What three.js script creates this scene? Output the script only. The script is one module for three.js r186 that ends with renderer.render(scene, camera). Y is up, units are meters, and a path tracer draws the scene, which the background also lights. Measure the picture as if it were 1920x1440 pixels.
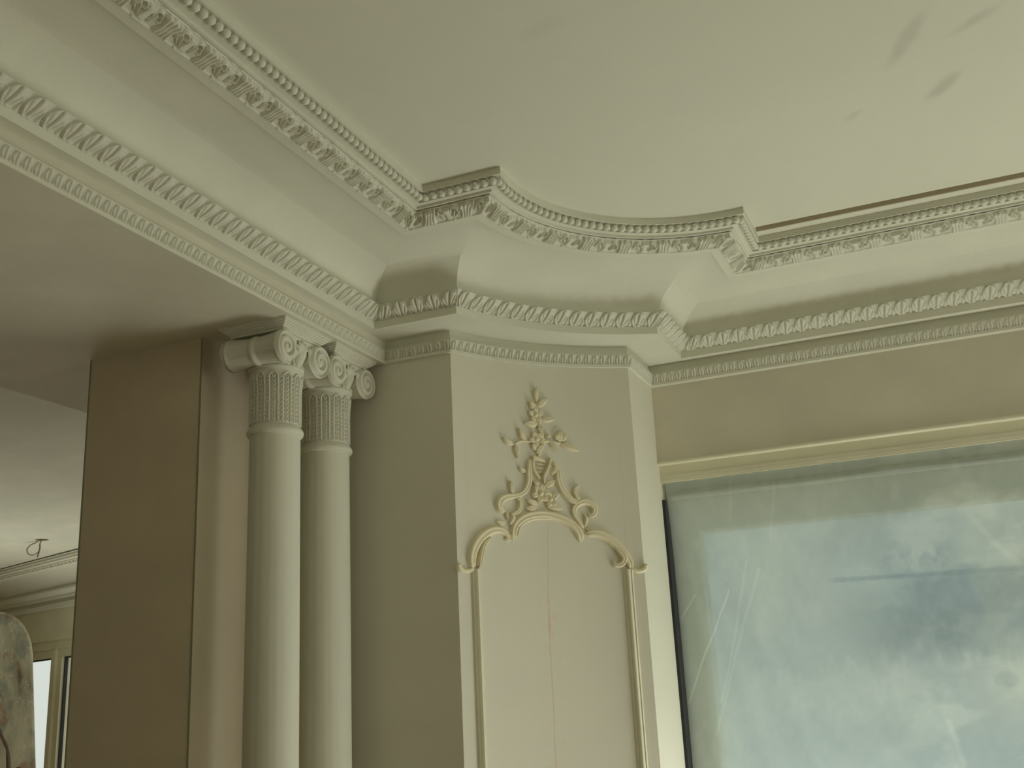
import * as THREE from 'three';
import { mergeGeometries, toCreasedNormals, mergeVertices } from 'three/addons/utils/BufferGeometryUtils.js';
import { RoundedBoxGeometry } from 'three/addons/geometries/RoundedBoxGeometry.js';
import { RectAreaLightUniformsLib } from 'three/addons/lights/RectAreaLightUniformsLib.js';

// ------------------------------------------------------------------ camera, sky, light, exposure
const EYE = 1.55;                       // eye height; heights "v" below are measured from the eye
const Y = (v) => v + EYE;
const scene = new THREE.Scene();
const camera = new THREE.PerspectiveCamera(38.888, 4 / 3, 0.05, 200);
camera.rotation.order = 'YXZ';
camera.rotation.set(THREE.MathUtils.degToRad(16.472), THREE.MathUtils.degToRad(22.2266), THREE.MathUtils.degToRad(-2.8567));
camera.position.set(0, EYE, 0);
scene.add(camera);
const renderer = new THREE.WebGLRenderer();
renderer.toneMapping = THREE.LinearToneMapping;
renderer.toneMappingExposure = 1.0;
renderer.shadowMap.enabled = true;
RectAreaLightUniformsLib.init();
scene.background = new THREE.Color().setRGB(0.80, 0.86, 0.79);          // even overcast sky
function daylight(name, w, h, x, y, z, lx, ly, lz, strength, color = [0.955, 1.0, 0.94]) {   // soft area light at a window opening, or an added panel
  const l = new THREE.RectAreaLight(new THREE.Color().setRGB(...color), strength, w, h);
  l.name = name; l.position.set(x, y, z); l.lookAt(lx, ly, lz); scene.add(l); return l;
}
// unseen panels added just inside these two windows, tilted up for uplight
daylight('added_uplight_filmed_window', 1.6, 0.8, -0.20, 0.55, -3.90, -0.95, 2.8, -2.95, 6.2);
daylight('added_uplight_next_window', 2.1, 0.8, 1.95, 0.55, -3.90, 1.7, 3.0, -2.6, 2.9);
daylight('daylight_side_window', 2.5, 1.9, 4.24, 1.45, -1.9, 0, 1.7, -1.9, 1.6);
daylight('daylight_rear_window', 1.8, 1.7, 0.6, 1.40, 2.96, 0.2, 1.6, -2, 0.38);
daylight('added_sheet_backlight', 1.62, 1.78, -0.21, 1.44, -4.056, -0.21, 1.44, 0, 0.29, [0.90, 1.0, 0.95]);  // added panel between pane and sheet, wider than the glass, brightens the sheet
daylight('added_uplight_far_room', 2.4, 0.9, -6.9, 0.45, -6.75, -5.3, 3.0, -4.6, 6.2);  // added panel standing inside the far room, aimed up at its ceiling

// ------------------------------------------------------------------ small tools
let seed = 7;
const rnd = () => { seed = (seed * 16807) % 2147483647; return seed / 2147483647; };
const hash = (x, y) => { let h = (x * 374761393 + y * 668265263) | 0; h = Math.imul(h ^ (h >>> 13), 1274126177); return ((h ^ (h >>> 16)) >>> 0) / 4294967296; };
function vnoise(x, y, p) { // value noise, period p
  const xi = Math.floor(x), yi = Math.floor(y), fx = x - xi, fy = y - yi, w = (t) => t * t * (3 - 2 * t), m = (a) => ((a % p) + p) % p;
  const a = hash(m(xi), m(yi)), b = hash(m(xi + 1), m(yi)), c = hash(m(xi), m(yi + 1)), d = hash(m(xi + 1), m(yi + 1));
  return a + (b - a) * w(fx) + (c - a) * w(fy) + (a - b - c + d) * w(fx) * w(fy);
}
const fbm = (x, y, p, o = 4) => { let s = 0, a = 0.5, n = 0; for (let i = 0; i < o; i++) { s += a * vnoise(x, y, p); n += a; x = x * 2 + 17; y = y * 2 + 31; p *= 2; a *= 0.5; } return s / n; };
const clamp = (x, a = 0, b = 1) => Math.min(b, Math.max(a, x));
const sst = (a, b, x) => { const t = clamp((x - a) / (b - a)); return t * t * (3 - 2 * t); };
const lerp = (a, b, t) => a + (b - a) * t;
function dataTex(n, fn, srgb = true, rep = 1) {
  const d = new Uint8Array(n * n * 4);
  for (let j = 0; j < n; j++) for (let i = 0; i < n; i++) {
    const c = fn(i / n, j / n), k = 4 * (j * n + i);
    d[k] = 255 * clamp(c[0]); d[k + 1] = 255 * clamp(c[1]); d[k + 2] = 255 * clamp(c[2]); d[k + 3] = 255 * (c[3] === undefined ? 1 : clamp(c[3]));
  }
  const t = new THREE.DataTexture(d, n, n); t.wrapS = t.wrapT = THREE.RepeatWrapping; t.repeat.set(rep, rep);
  t.magFilter = THREE.LinearFilter; t.minFilter = THREE.LinearMipmapLinearFilter; t.generateMipmaps = true;
  if (srgb) t.colorSpace = THREE.SRGBColorSpace; t.needsUpdate = true; return t;
}
const rgb = (r, g, b) => new THREE.Color().setRGB(r, g, b);
const mottle = dataTex(256, (x, y) => { const n = fbm(x * 6, y * 6, 6, 5), m = 0.965 + 0.035 * (2 * n - 1) + 0.012 * (hash(Math.floor(x * 256), Math.floor(y * 256)) - 0.5); return [m, m * 0.999, m * 0.995]; });
const grain = dataTex(256, (x, y) => { const n = 0.6 * fbm(x * 24, y * 24, 24, 3) + 0.4 * fbm(x * 5, y * 5, 5, 3); return [n, n, n]; }, false);
const std = (color, o = {}) => new THREE.MeshStandardMaterial({ color, roughness: 0.85, map: mottle, bumpMap: grain, bumpScale: 0.0006, side: THREE.DoubleSide, ...o });
const M = {
  plaster: std(rgb(0.78, 0.765, 0.62)),
  ornament: std(rgb(0.79, 0.775, 0.635), { bumpScale: 0.0003 }),
  wall: std(rgb(0.76, 0.71, 0.555)),
  column: std(rgb(0.77, 0.75, 0.61), { roughness: 0.75 }),
  resin: std(rgb(0.88, 0.79, 0.54), { roughness: 0.55 }),
  strip: std(rgb(0.78, 0.74, 0.55), { roughness: 0.6 }),
  pillar: std(rgb(0.70, 0.60, 0.43)),
  frame: std(rgb(0.82, 0.78, 0.57), { roughness: 0.5 }),
  floor: std(rgb(0.55, 0.42, 0.27), { roughness: 0.9 }),
  slot: std(rgb(0.61, 0.54, 0.39)),
  bead: std(rgb(0.30, 0.30, 0.20)),
  rubber: std(rgb(0.02, 0.02, 0.022), { roughness: 0.6 }),
  wire: std(rgb(0.35, 0.31, 0.24), { roughness: 0.5 }),
  steel: std(rgb(0.16, 0.10, 0.07), { roughness: 0.55, metalness: 0.4 }),
  glass: new THREE.MeshPhysicalMaterial({ color: 0xffffff, transmission: 1, thickness: 0, roughness: 0.02, ior: 1.5 }),
};
function put(name, geo, mat, parent = scene) {
  const m = new THREE.Mesh(geo, mat); m.name = name; m.castShadow = m.receiveShadow = true; parent.add(m); return m;
}
function tag(o, label, category, extra = {}) { Object.assign(o.userData, { label, category }, extra); return o; }
function thing(name, label, category, pos = [0, 0, 0], extra = {}) { const g = new THREE.Group(); g.name = name; g.position.set(...pos); scene.add(g); return tag(g, label, category, extra); }
const S = { kind: 'structure' };
function box(x0, x1, y0, y1, z0, z1) {           // box with uv in metres
  const g = new THREE.BoxGeometry(x1 - x0, y1 - y0, z1 - z0); g.translate((x0 + x1) / 2, (y0 + y1) / 2, (z0 + z1) / 2);
  const p = g.attributes.position, n = g.attributes.normal, uv = g.attributes.uv;
  for (let i = 0; i < p.count; i++) {
    const ax = Math.abs(n.getX(i)), ay = Math.abs(n.getY(i));
    if (ax > 0.5) uv.setXY(i, p.getZ(i), p.getY(i)); else if (ay > 0.5) uv.setXY(i, p.getX(i), p.getZ(i)); else uv.setXY(i, p.getX(i), p.getY(i));
  }
  return g;
}
// grid surface from fn(i/nu, j/nv) -> [x,y,z]; smooth normals, uv in metres along u, v
function grid(nu, nv, fn, lu = 1, lv = 1, crease) {
  const pos = [], uv = [], idx = [];
  for (let j = 0; j <= nv; j++) for (let i = 0; i <= nu; i++) { pos.push(...fn(i / nu, j / nv)); uv.push(i / nu * lu, j / nv * lv); }
  for (let j = 0; j < nv; j++) for (let i = 0; i < nu; i++) { const a = j * (nu + 1) + i, b = a + 1, c = a + nu + 1, d = c + 1; idx.push(a, b, d, a, d, c); }
  let g = new THREE.BufferGeometry(); g.setAttribute('position', new THREE.Float32BufferAttribute(pos, 3)); g.setAttribute('uv', new THREE.Float32BufferAttribute(uv, 2)); g.setIndex(idx);
  if (crease) g = toCreasedNormals(g, crease); else g.computeVertexNormals();
  return g;
}
const merge = (list) => mergeGeometries(list.map((g) => { const h = g.index ? g.toNonIndexed() : g; for (const k of Object.keys(h.attributes)) if (!['position', 'normal', 'uv'].includes(k)) h.deleteAttribute(k); return h; }));

// ------------------------------------------------------------------ plan of the corner (metres, eye at the origin)
const XA = -1.33, Z1 = -2.632, X2 = -0.498, ZB = -3.513, CX = -0.53, CZ = -2.70, R0 = 0.553;   // lines of the cornice's upper edge
const ZA0 = 3.0, XB1 = 4.2, SP = 0.543, RW = R0 + SP;
const o1x = (s) => CX - Math.sqrt((R0 + s) ** 2 - (Z1 - s - CZ) ** 2);
const o2z = (s) => CZ - Math.sqrt((R0 + s) ** 2 - (X2 - s - CX) ** 2);
const th1 = (s) => { const a = Math.atan2(Z1 - s - CZ, o1x(s) - CX); return a > 0 ? a - 2 * Math.PI : a; };
const th2 = (s) => Math.atan2(o2z(s) - CZ, X2 - s - CX);
// five runs: place(along, s, v), ends (mitres) as functions of (sw, sp)
const RUNS = [
  { id: 'A', w: true, at: (t, s, v) => [XA - s, Y(v), t], a: () => ZA0, b: (sw, sp) => Z1 - sp, dir: -1 },
  { id: 'R1', w: false, at: (t, s, v) => [t, Y(v), Z1 - s], a: (sw, sp) => XA - sw, b: (sw, sp) => o1x(sp), dir: 1 },
  { id: 'ARC', w: false, at: (t, s, v) => [CX + (R0 + s) * Math.cos(t), Y(v), CZ + (R0 + s) * Math.sin(t)], a: (sw, sp) => th1(sp), b: (sw, sp) => th2(sp), dir: 1 },
  { id: 'R2', w: false, at: (t, s, v) => [X2 - s, Y(v), t], a: (sw, sp) => o2z(sp), b: (sw, sp) => ZB - sw, dir: -1 },
  { id: 'B', w: true, at: (t, s, v) => [t, Y(v), ZB - s], a: (sw, sp) => X2 - sp, b: () => XB1, dir: 1 },
];
// sweep a profile [[sw, sp, v], ...] round the whole corner
function sweep(profile, crease = 0.5) {
  const cols = [];
  for (const r of RUNS) { const n = r.id === 'ARC' ? 44 : 1; for (let k = 0; k <= n; k++) cols.push([r, k / n]); }
  const pos = [], uv = [], idx = [], nc = cols.length, run = [0]; for (let j = 1; j < profile.length; j++) run.push(run[j - 1] + Math.hypot(profile[j][1] - profile[j - 1][1], profile[j][2] - profile[j - 1][2]));
  profile.forEach(([sw, sp, v], j) => cols.forEach(([r, t]) => {
    const al = lerp(r.a(sw, sp), r.b(sw, sp), t), p = r.at(al, r.w ? sw : sp, v); pos.push(...p); uv.push(al * (r.id === 'ARC' ? R0 + 0.3 : 1), run[j]);
  }));
  for (let j = 0; j < profile.length - 1; j++) for (let i = 0; i < nc - 1; i++) {
    if (cols[i][0] !== cols[i + 1][0]) continue;
    const a = j * nc + i, b = a + 1, c = a + nc, d = c + 1; idx.push(a, c, d, a, d, b);
  }
  const g = new THREE.BufferGeometry(); g.setAttribute('position', new THREE.Float32BufferAttribute(pos, 3)); g.setAttribute('uv', new THREE.Float32BufferAttribute(uv, 2)); g.setIndex(idx);
  return toCreasedNormals(g, crease);
}
const same = (list) => list.map(([s, v]) => [s, s, v]);

// ------------------------------------------------------------------ room shell
const floor = tag(put('floor', box(-13, 4.4, -0.12, 0, -11, 3.3), M.floor), 'dusty brown screed floor of the rooms under renovation', 'floor', S);
// ceiling with the narrow slot along the window wall
const stain = dataTex(1024, (u, v) => {           // uv: u along x, v along z, 4 m a side
  const x = u * 4 - 2, z = -v * 4; let m = 0.975 + 0.03 * (fbm(u * 8, v * 8, 8, 5) - 0.5);
  const sm = (cx, cz, ax, lx, lz, k) => { const c = Math.cos(ax), s = Math.sin(ax), dx = x - cx, dz = z - cz, p = (dx * c + dz * s) / lx, q = (-dx * s + dz * c) / lz, r = Math.sqrt(p * p + q * q) + 0.7 * (fbm(u * 60, v * 60, 60, 3) - 0.5); m -= 0.8 * k * sst(1.1, 0.2, r) * (0.6 + 0.8 * fbm(u * 40 + 3, v * 40, 40, 3)); };
  sm(0.04, -2.52, 1.15, 0.16, 0.03, 0.10); sm(0.20, -2.50, 0.60, 0.10, 0.028, 0.07); sm(0.12, -2.78, 1.0, 0.085, 0.03, 0.085); sm(-0.11, -2.82, 0.8, 0.035, 0.016, 0.06);
  sm(-0.73, -2.06, 0.3, 0.08, 0.04, 0.03);
  return [m, m, m * 0.997];
});
const stainMap = stain; stainMap.repeat.set(0.25, 0.25);
function ceilUV(g) { const p = g.attributes.position, uv = g.attributes.uv; for (let i = 0; i < p.count; i++) uv.setXY(i, p.getX(i) + 2, -p.getZ(i)); return g; }
M.ceiling = std(rgb(0.78, 0.765, 0.62), { map: stainMap });
const ceil = tag(put('ceiling', merge([
  box(-1.9, 4.4, Y(1.5), Y(1.62), -3.431, 3.3), box(-1.9, -0.497, Y(1.5), Y(1.62), -4.5, -3.431), box(-0.497, 4.4, Y(1.5), Y(1.62), -4.5, -3.474),
].map(ceilUV)), M.ceiling), 'flat off-white plaster ceiling with faint grey filler smears', 'ceiling', S);
put('slot_liner', merge([box(-0.497, 4.3, Y(1.522), Y(1.6), -3.48, -3.425), box(-0.497, 4.3, Y(1.501), Y(1.6), -3.434, -3.4305), box(-0.497, 4.3, Y(1.501), Y(1.6), -3.4745, -3.471)]), M.slot, ceil).userData.label = 'dark narrow slot in the ceiling';

// walls out of the frame
const rear = thing('wall_rear', 'plain rear wall behind the viewer with one window', 'wall', [0, 0, 0], S);
put('masonry', merge([box(-13, -0.3, 0, Y(1.62), 3.0, 3.15), box(1.5, 4.4, 0, Y(1.62), 3.0, 3.15), box(-0.3, 1.5, 0, 0.55, 3.0, 3.15), box(-0.3, 1.5, 2.25, Y(1.62), 3.0, 3.15)]), M.wall, rear);
{
  const w = thing('window_5', 'small window in the rear wall behind the viewer', 'window', [-0.3, 0.55, 3.07], S);
  put('frame', merge([box(0, 1.8, 0, 0.06, -0.03, 0.03), box(0, 1.8, 1.64, 1.7, -0.03, 0.03), box(0, 0.06, 0.06, 1.64, -0.03, 0.03), box(1.74, 1.8, 0.06, 1.64, -0.03, 0.03), box(0.87, 0.93, 0.06, 1.64, -0.03, 0.03)]), M.frame, w);
  for (const x of [0.06, 0.93]) put('pane', box(x, x + 0.81, 0.06, 1.64, -0.004, 0.004), M.glass, w);
}
const side = thing('wall_right', 'plain right-hand wall with one tall window opening', 'wall', [0, 0, 0], S);
put('masonry', merge([box(4.2, 4.4, 0, 0.45, -4.5, 3.1), box(4.2, 4.4, 2.45, Y(1.62), -4.5, 3.1), box(4.2, 4.4, 0.45, 2.45, -4.5, -3.2), box(4.2, 4.4, 0.45, 2.45, -0.6, 3.1)]), M.wall, side);
{
  const w = thing('window_2', 'tall side window outside the view to the right', 'window', [4.25, 0.45, -1.9], S);
  put('frame', merge([box(-0.04, 0.04, 0, 0.06, -1.3, 1.3), box(-0.04, 0.04, 1.94, 2, -1.3, 1.3), box(-0.04, 0.04, 0, 2, -1.3, -1.24), box(-0.04, 0.04, 0, 2, 1.24, 1.3), box(-0.04, 0.04, 0, 2, -0.04, 0.04)]), M.frame, w);
  for (const z of [-0.64, 0.64]) put('pane', box(-0.004, 0.004, 0.06, 1.94, z - 0.6, z + 0.6), M.glass, w);
}
// left: the beam over the column screen, the pillar
const wl = thing('wall_left', 'plaster beam and square pillar of the open column screen', 'wall', [0, 0, 0], S);
put('beam', box(-3.04, XA - 0.4365, Y(1.1595), Y(1.62), -4.3, 3.0), M.wall, wl);
for (const x of [-2.5705, -2.1215]) put('corner_bead', box(x - 0.003, x + 0.003, 0, Y(1.159), -2.632, -2.6285), M.bead, wl);
put('pillar', box(-2.572, -2.118, 0, Y(1.164), -4.3, -2.63), M.pillar, wl).userData.label = 'dull brown square pillar face';
put('return_wall', box(-3.04, -1.78, 0, Y(1.164), 1.2, 3.0), M.wall, wl);
// corner pier with the concave face
{
  const sh = new THREE.Shape(), P = [];
  P.push([-2.118, Z1 - SP]); const n = 56; const t1 = th1(SP), t2 = th2(SP);
  for (let k = 0; k <= n; k++) { const t = lerp(t1, t2, k / n); P.push([CX + RW * Math.cos(t), CZ + RW * Math.sin(t)]); }
  P.push([X2 - SP, -4.3], [-2.118, -4.3]);
  P.forEach(([x, z], i) => (i ? sh.lineTo(x, -z) : sh.moveTo(x, -z)));
  let g = new THREE.ExtrudeGeometry(sh, { depth: Y(1.204), bevelEnabled: false }); g.rotateX(-Math.PI / 2);
  g = toCreasedNormals(g, 0.3);
  const p = g.attributes.position, uv = g.attributes.uv;
  for (let i = 0; i < p.count; i++) { let t = Math.atan2(p.getZ(i) - CZ, p.getX(i) - CX); if (t > 0) t -= 2 * Math.PI; uv.setXY(i, ((t + 2.3754) * RW + 1.6) / 3.2, p.getY(i) / 3.2); }
  const crack = dataTex(1024, (u, v) => {
    const a = u * 3.2 - 1.6, h = v * 3.2 - EYE; let m = 0.97 + 0.045 * (fbm(u * 10, v * 10, 10, 5) - 0.5), r = m, gg = m, b = m;
    const path = h > 0.325 ? lerp(-0.004, 0.009, (h - 0.325) / 0.233) : lerp(-0.009, -0.004, clamp((h + 0.197) / 0.52));
    const d = Math.abs(a - path - 0.004 * (fbm(v * 60, 0.5, 60, 3) - 0.5));
    if (h < 0.6) {
      const w = 0.0022 + 0.006 * sst(0.55, 0.8, fbm(v * 40, 3.3, 40, 3)) * sst(0.50, 0.36, h), k = sst(w, w * 0.35, d) * (0.45 + 0.55 * fbm(u * 300, v * 90, 100, 2)) * (h < 0.42 ? 0.85 : 0.6);
      r -= 0.02 * k; gg -= 0.20 * k; b -= 0.22 * k;
      const sp = sst(0.66, 0.8, fbm(u * 150, v * 150, 150, 2)) * sst(0.06, 0.0, d) * 0.35 * (h < 0.45 ? 1 : 0); gg -= 0.09 * sp; b -= 0.1 * sp;
    }
    const d2 = Math.abs(a - 0.292), d3 = Math.abs(a + 0.30);
    if (h > 0.45 && h < 0.85) { const k = sst(0.006, 0.001, d2) * 0.35 * fbm(v * 60, 9, 60, 2) + sst(0.012, 0.002, d3) * 0.2 * fbm(v * 40, 5, 40, 2); gg -= 0.10 * k; b -= 0.11 * k; }
    return [r, gg, b];
  });
  M.pier = std(rgb(0.76, 0.725, 0.58), { map: crack });
  const pier = tag(put('wall_corner', g, M.pier), 'corner pier with concave plaster face and a red filler crack', 'pier', S);
  pier.receiveShadow = true;
}

// ------------------------------------------------------------------ window wall
const WX0 = X2 - SP, WX1 = 0.62, SILL = 0.12, HEAD = Y(0.865);
const wb = thing('wall_back', 'window wall with plain tan lintel under the cornice', 'wall', [0, 0, 0], S);
put('lintel', box(WX0 - 0.01, 4.3, HEAD, Y(1.60), -4.5, -3.98), M.wall, wb);
put('apron', box(WX0 - 0.01, 4.3, 0, SILL, -4.5, -3.98), M.wall, wb);
put('pier', box(WX1, 0.85, SILL, HEAD, -4.5, -3.98), M.wall, wb); put('pier', box(3.05, 4.3, SILL, HEAD, -4.5, -3.98), M.wall, wb);
{
  const w = thing('window_4', 'next window along the same wall, outside the view to the right', 'window', [0.85, SILL, -4.1], S), h = HEAD - SILL;
  put('frame', merge([box(0, 2.2, 0, 0.07, -0.04, 0.04), box(0, 2.2, h - 0.16, h, -0.04, 0.04), box(0, 0.07, 0, h, -0.04, 0.04), box(2.13, 2.2, 0, h, -0.04, 0.04), box(1.06, 1.14, 0, h, -0.04, 0.04)]), M.frame, w);
  for (const x of [0.07, 1.14]) put('pane', box(x, x + 0.99, 0.07, h - 0.16, -0.004, 0.004), M.glass, w);
}
put('outer_wall', box(-3.2, WX0 - 0.02, 0, Y(1.6), -4.5, -4.29), M.wall, wb);
const win = thing('window_1', 'cream framed window behind the plastic sheet, glass smeared white', 'window', [0, 0, 0], S);
put('casing_bead', new THREE.CylinderGeometry(0.0085, 0.0085, WX1 - WX0, 14).rotateZ(Math.PI / 2).translate((WX0 + WX1) / 2, Y(0.858), -3.976), M.frame, win);
put('head_casing', merge([box(WX0, WX1, Y(0.851), Y(0.866), -4.05, -3.981), box(WX0, WX1, Y(0.785), Y(0.851), -4.06, -3.992)]), M.frame, win);
put('frame', merge([box(WX0 + 0.012, WX1, Y(0.738), Y(0.786), -4.14, -4.055), box(WX0 + 0.012, WX1, Y(0.727), Y(0.738), -4.14, -4.037), box(WX0 + 0.012, WX1, Y(0.60), Y(0.727), -4.14, -4.062),
  box(WX0 + 0.012, WX0 + 0.115, SILL + 0.12, Y(0.60), -4.14, -4.062), box(WX1 - 0.12, WX1, SILL + 0.12, Y(0.60), -4.14, -4.062), box(WX0 + 0.012, WX1, SILL, SILL + 0.12, -4.14, -4.062)]), M.frame, win);
put('dark_gap_strip', merge([box(WX0, WX0 + 0.011, SILL, Y(0.72), -4.06, -3.99)]), M.rubber, win).userData.label = 'dark gap strip beside the pier';  // black strip standing in for the shaded gap beside the pier
{
  const cm = dataTex(512, (u, v) => { const n = fbm(u * 7, v * 7, 8, 5), k = sst(0.4, 0.7, n); return [lerp(0.74, 0.86, k), lerp(0.80, 0.89, k), lerp(0.83, 0.87, k)]; });
  const rm = dataTex(512, (u, v) => { const q = 0.45 + 0.35 * sst(0.35, 0.7, fbm(u * 5 + 3, v * 9, 16, 5)); return [q, q, q]; }, false);
  M.dirty = new THREE.MeshPhysicalMaterial({ color: 0xffffff, map: cm, roughnessMap: rm, roughness: 1, transmission: 1, thickness: 0, ior: 1.3, side: THREE.DoubleSide });
  put('pane', grid(1, 1, (u, v) => [lerp(WX0 + 0.11, WX1 - 0.115, u), lerp(SILL + 0.115, Y(0.605), v), -4.11]), M.dirty, win);
}
put('sill', box(WX0, WX1, SILL - 0.02, SILL + 0.03, -4.05, -3.93), M.frame, win);
{ // thin plastic masking sheet taped across the opening
  const top = Y(0.80), bot = 0.35, x0 = WX0 + 0.014, x1 = WX1 - 0.02;
  const fold = (x, y) => { // creases fan out from the top left corner and hang from the top edge
    const dx = x - x0, dy = top - y, a = Math.atan2(dx, dy + 0.05), r = Math.hypot(dx, dy);
    const fan = Math.exp(-((a - 0.30) ** 2) / 0.08) * 0.006 * Math.sin(a * 46 + 3 * vnoise(r * 2, 1, 64)) * sst(0.1, 0.5, r);
    const hang = 0.0035 * (vnoise(x * 26, y * 1.2, 256) - 0.5) * sst(0.55, 0.0, dy) + 0.004 * (vnoise(x * 60 + y * 9, 4, 256) - 0.5) * sst(0.12, 0.02, dy);
    const soft = 0.014 * (vnoise(x * 3, y * 2.3, 64) - 0.5) + 0.004 * (vnoise(x * 11, y * 9, 64) - 0.5);
    return fan + hang + soft + 0.009 * Math.exp(-(((y - Y(0.733) + 0.003 * Math.sin(x * 9)) / 0.008) ** 2));
  };
  const g = grid(180, 330, (u, v) => { const x = lerp(x0, x1, u), y = lerp(bot, top, v), ed = sst(0, 0.04, u) * sst(1, 0.96, u) * sst(1, 0.97, v); return [x, y, -4.040 + 0.048 * Math.exp(-(top - y) / 0.14) + fold(x, y) * (0.25 + 0.75 * ed)]; });
  // fogged patches with feathered edges, darker patches, and fold highlights painted along creases
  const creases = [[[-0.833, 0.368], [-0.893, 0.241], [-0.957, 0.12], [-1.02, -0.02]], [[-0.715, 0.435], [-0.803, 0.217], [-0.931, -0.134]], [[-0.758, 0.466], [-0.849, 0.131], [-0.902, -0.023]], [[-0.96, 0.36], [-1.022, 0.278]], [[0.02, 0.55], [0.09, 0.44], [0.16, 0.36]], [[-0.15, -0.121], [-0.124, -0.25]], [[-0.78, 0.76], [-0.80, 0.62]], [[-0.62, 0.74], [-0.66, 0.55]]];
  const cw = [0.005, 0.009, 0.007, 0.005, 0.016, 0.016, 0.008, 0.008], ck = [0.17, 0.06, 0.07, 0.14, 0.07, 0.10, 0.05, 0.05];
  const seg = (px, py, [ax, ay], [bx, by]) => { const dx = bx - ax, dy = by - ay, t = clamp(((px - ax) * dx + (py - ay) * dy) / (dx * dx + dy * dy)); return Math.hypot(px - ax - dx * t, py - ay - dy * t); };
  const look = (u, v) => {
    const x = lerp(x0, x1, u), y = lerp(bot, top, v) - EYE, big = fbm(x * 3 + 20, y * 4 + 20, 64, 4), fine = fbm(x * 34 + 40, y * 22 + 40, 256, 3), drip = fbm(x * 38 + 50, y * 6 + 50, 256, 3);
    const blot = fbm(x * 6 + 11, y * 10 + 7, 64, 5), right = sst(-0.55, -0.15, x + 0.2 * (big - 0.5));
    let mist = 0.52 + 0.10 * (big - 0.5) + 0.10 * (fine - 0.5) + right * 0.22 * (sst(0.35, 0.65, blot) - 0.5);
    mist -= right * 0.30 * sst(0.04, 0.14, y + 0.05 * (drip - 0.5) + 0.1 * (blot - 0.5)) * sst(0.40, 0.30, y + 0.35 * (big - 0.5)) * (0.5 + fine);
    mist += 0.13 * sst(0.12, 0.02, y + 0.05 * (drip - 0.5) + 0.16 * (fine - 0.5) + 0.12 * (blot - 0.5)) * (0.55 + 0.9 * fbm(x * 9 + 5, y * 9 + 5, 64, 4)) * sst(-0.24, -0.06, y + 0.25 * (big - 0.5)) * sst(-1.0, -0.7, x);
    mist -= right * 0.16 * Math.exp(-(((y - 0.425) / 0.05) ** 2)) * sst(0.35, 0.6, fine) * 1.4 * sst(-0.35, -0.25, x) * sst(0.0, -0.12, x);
    mist -= 0.26 * sst(0.012, 0.003, Math.abs(y - 0.372 + 0.02 * (x + 0.48)) + 0.008 * (fine - 0.5)) * sst(-0.5, -0.42, x) * (0.5 + 0.7 * drip);  // dark line of a thin fold, painted into haze and colour
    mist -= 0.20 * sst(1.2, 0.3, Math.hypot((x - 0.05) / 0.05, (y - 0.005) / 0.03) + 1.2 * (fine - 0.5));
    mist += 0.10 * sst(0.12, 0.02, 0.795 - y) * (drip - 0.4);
    let c = 0; creases.forEach((p, i) => { for (let k = 0; k < p.length - 1; k++) c = Math.max(c, ck[i] * sst(cw[i], cw[i] * 0.3, seg(x, y, p[k], p[k + 1]) + cw[i] * 0.5 * (fine - 0.5))); });  // bright fold highlights painted into haze and colour
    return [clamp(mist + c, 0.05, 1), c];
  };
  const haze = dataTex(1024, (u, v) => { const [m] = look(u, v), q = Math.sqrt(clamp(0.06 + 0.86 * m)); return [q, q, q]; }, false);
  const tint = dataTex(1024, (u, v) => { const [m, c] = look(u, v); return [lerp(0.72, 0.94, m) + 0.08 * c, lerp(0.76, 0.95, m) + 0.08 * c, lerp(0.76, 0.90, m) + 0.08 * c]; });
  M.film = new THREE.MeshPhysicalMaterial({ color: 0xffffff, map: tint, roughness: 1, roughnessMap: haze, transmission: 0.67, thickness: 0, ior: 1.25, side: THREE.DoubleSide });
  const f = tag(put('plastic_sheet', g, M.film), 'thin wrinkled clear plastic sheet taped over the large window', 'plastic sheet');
  const tape = put('tape', box(x0, x1, top - 0.006, top + 0.012, -3.9918, -3.9895), M.strip, f);
  tape.userData.label = 'pale tape along the top edge';
}

// ------------------------------------------------------------------ cornice
const cor = thing('trim_1', 'deep white plaster cornice with bead string and carved leaf bands', 'cornice', [0, 0, 0], S);
const crown = put('crown_fillet', sweep(same([[0, 1.503], [0, 1.478], [0.006, 1.478], [0.010, 1.482], [0.030, 1.466], [0.030, 1.4605], [0.046, 1.4585], [0.046, 1.4515], [0.053, 1.4515]]), 0.35), M.plaster, cor);
const band1 = put('leaf_band', sweep(same([[0.053, 1.4515], [0.064, 1.450], [0.090, 1.4415], [0.113, 1.4285], [0.113, 1.4235], [0.143, 1.4235], [0.143, 1.433]]), 0.35), M.plaster, cor);
{
  const pr = []; for (let k = 0; k <= 14; k++) { const a = (k / 14) * Math.PI / 2; pr.push([0.143 + 0.234 * Math.sin(a), 1.318 + 0.115 * Math.cos(a)]); }
  put('cove', sweep(same(pr), 0.5), M.plaster, cor).userData.label = 'plain hollow cove';
}
const band2 = put('leaf_moulding', sweep(same([[0.377, 1.318], [0.366, 1.3165], [0.366, 1.308], [0.357, 1.307], [0.366, 1.295], [0.384, 1.282], [0.402, 1.270], [0.398, 1.266], [0.398, 1.239]]), 0.35), M.plaster, cor);
{
  const pr = [[0.398, 0.398, 1.2395]];
  for (let k = 0; k <= 6; k++) { const a = (k / 6) * Math.PI / 2, r = 0.018; pr.push([0.447 - r + r * Math.sin(a), SP - r + r * Math.sin(a), 1.240 - r + r * Math.cos(a)]); }
  put('soffit', sweep([pr[0], [0.447, SP - 0.002, 1.240], [0.447, SP - 0.002, 1.204]], 0.3), M.plaster, cor).userData.label = 'flat soffit and frieze';
}
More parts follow.
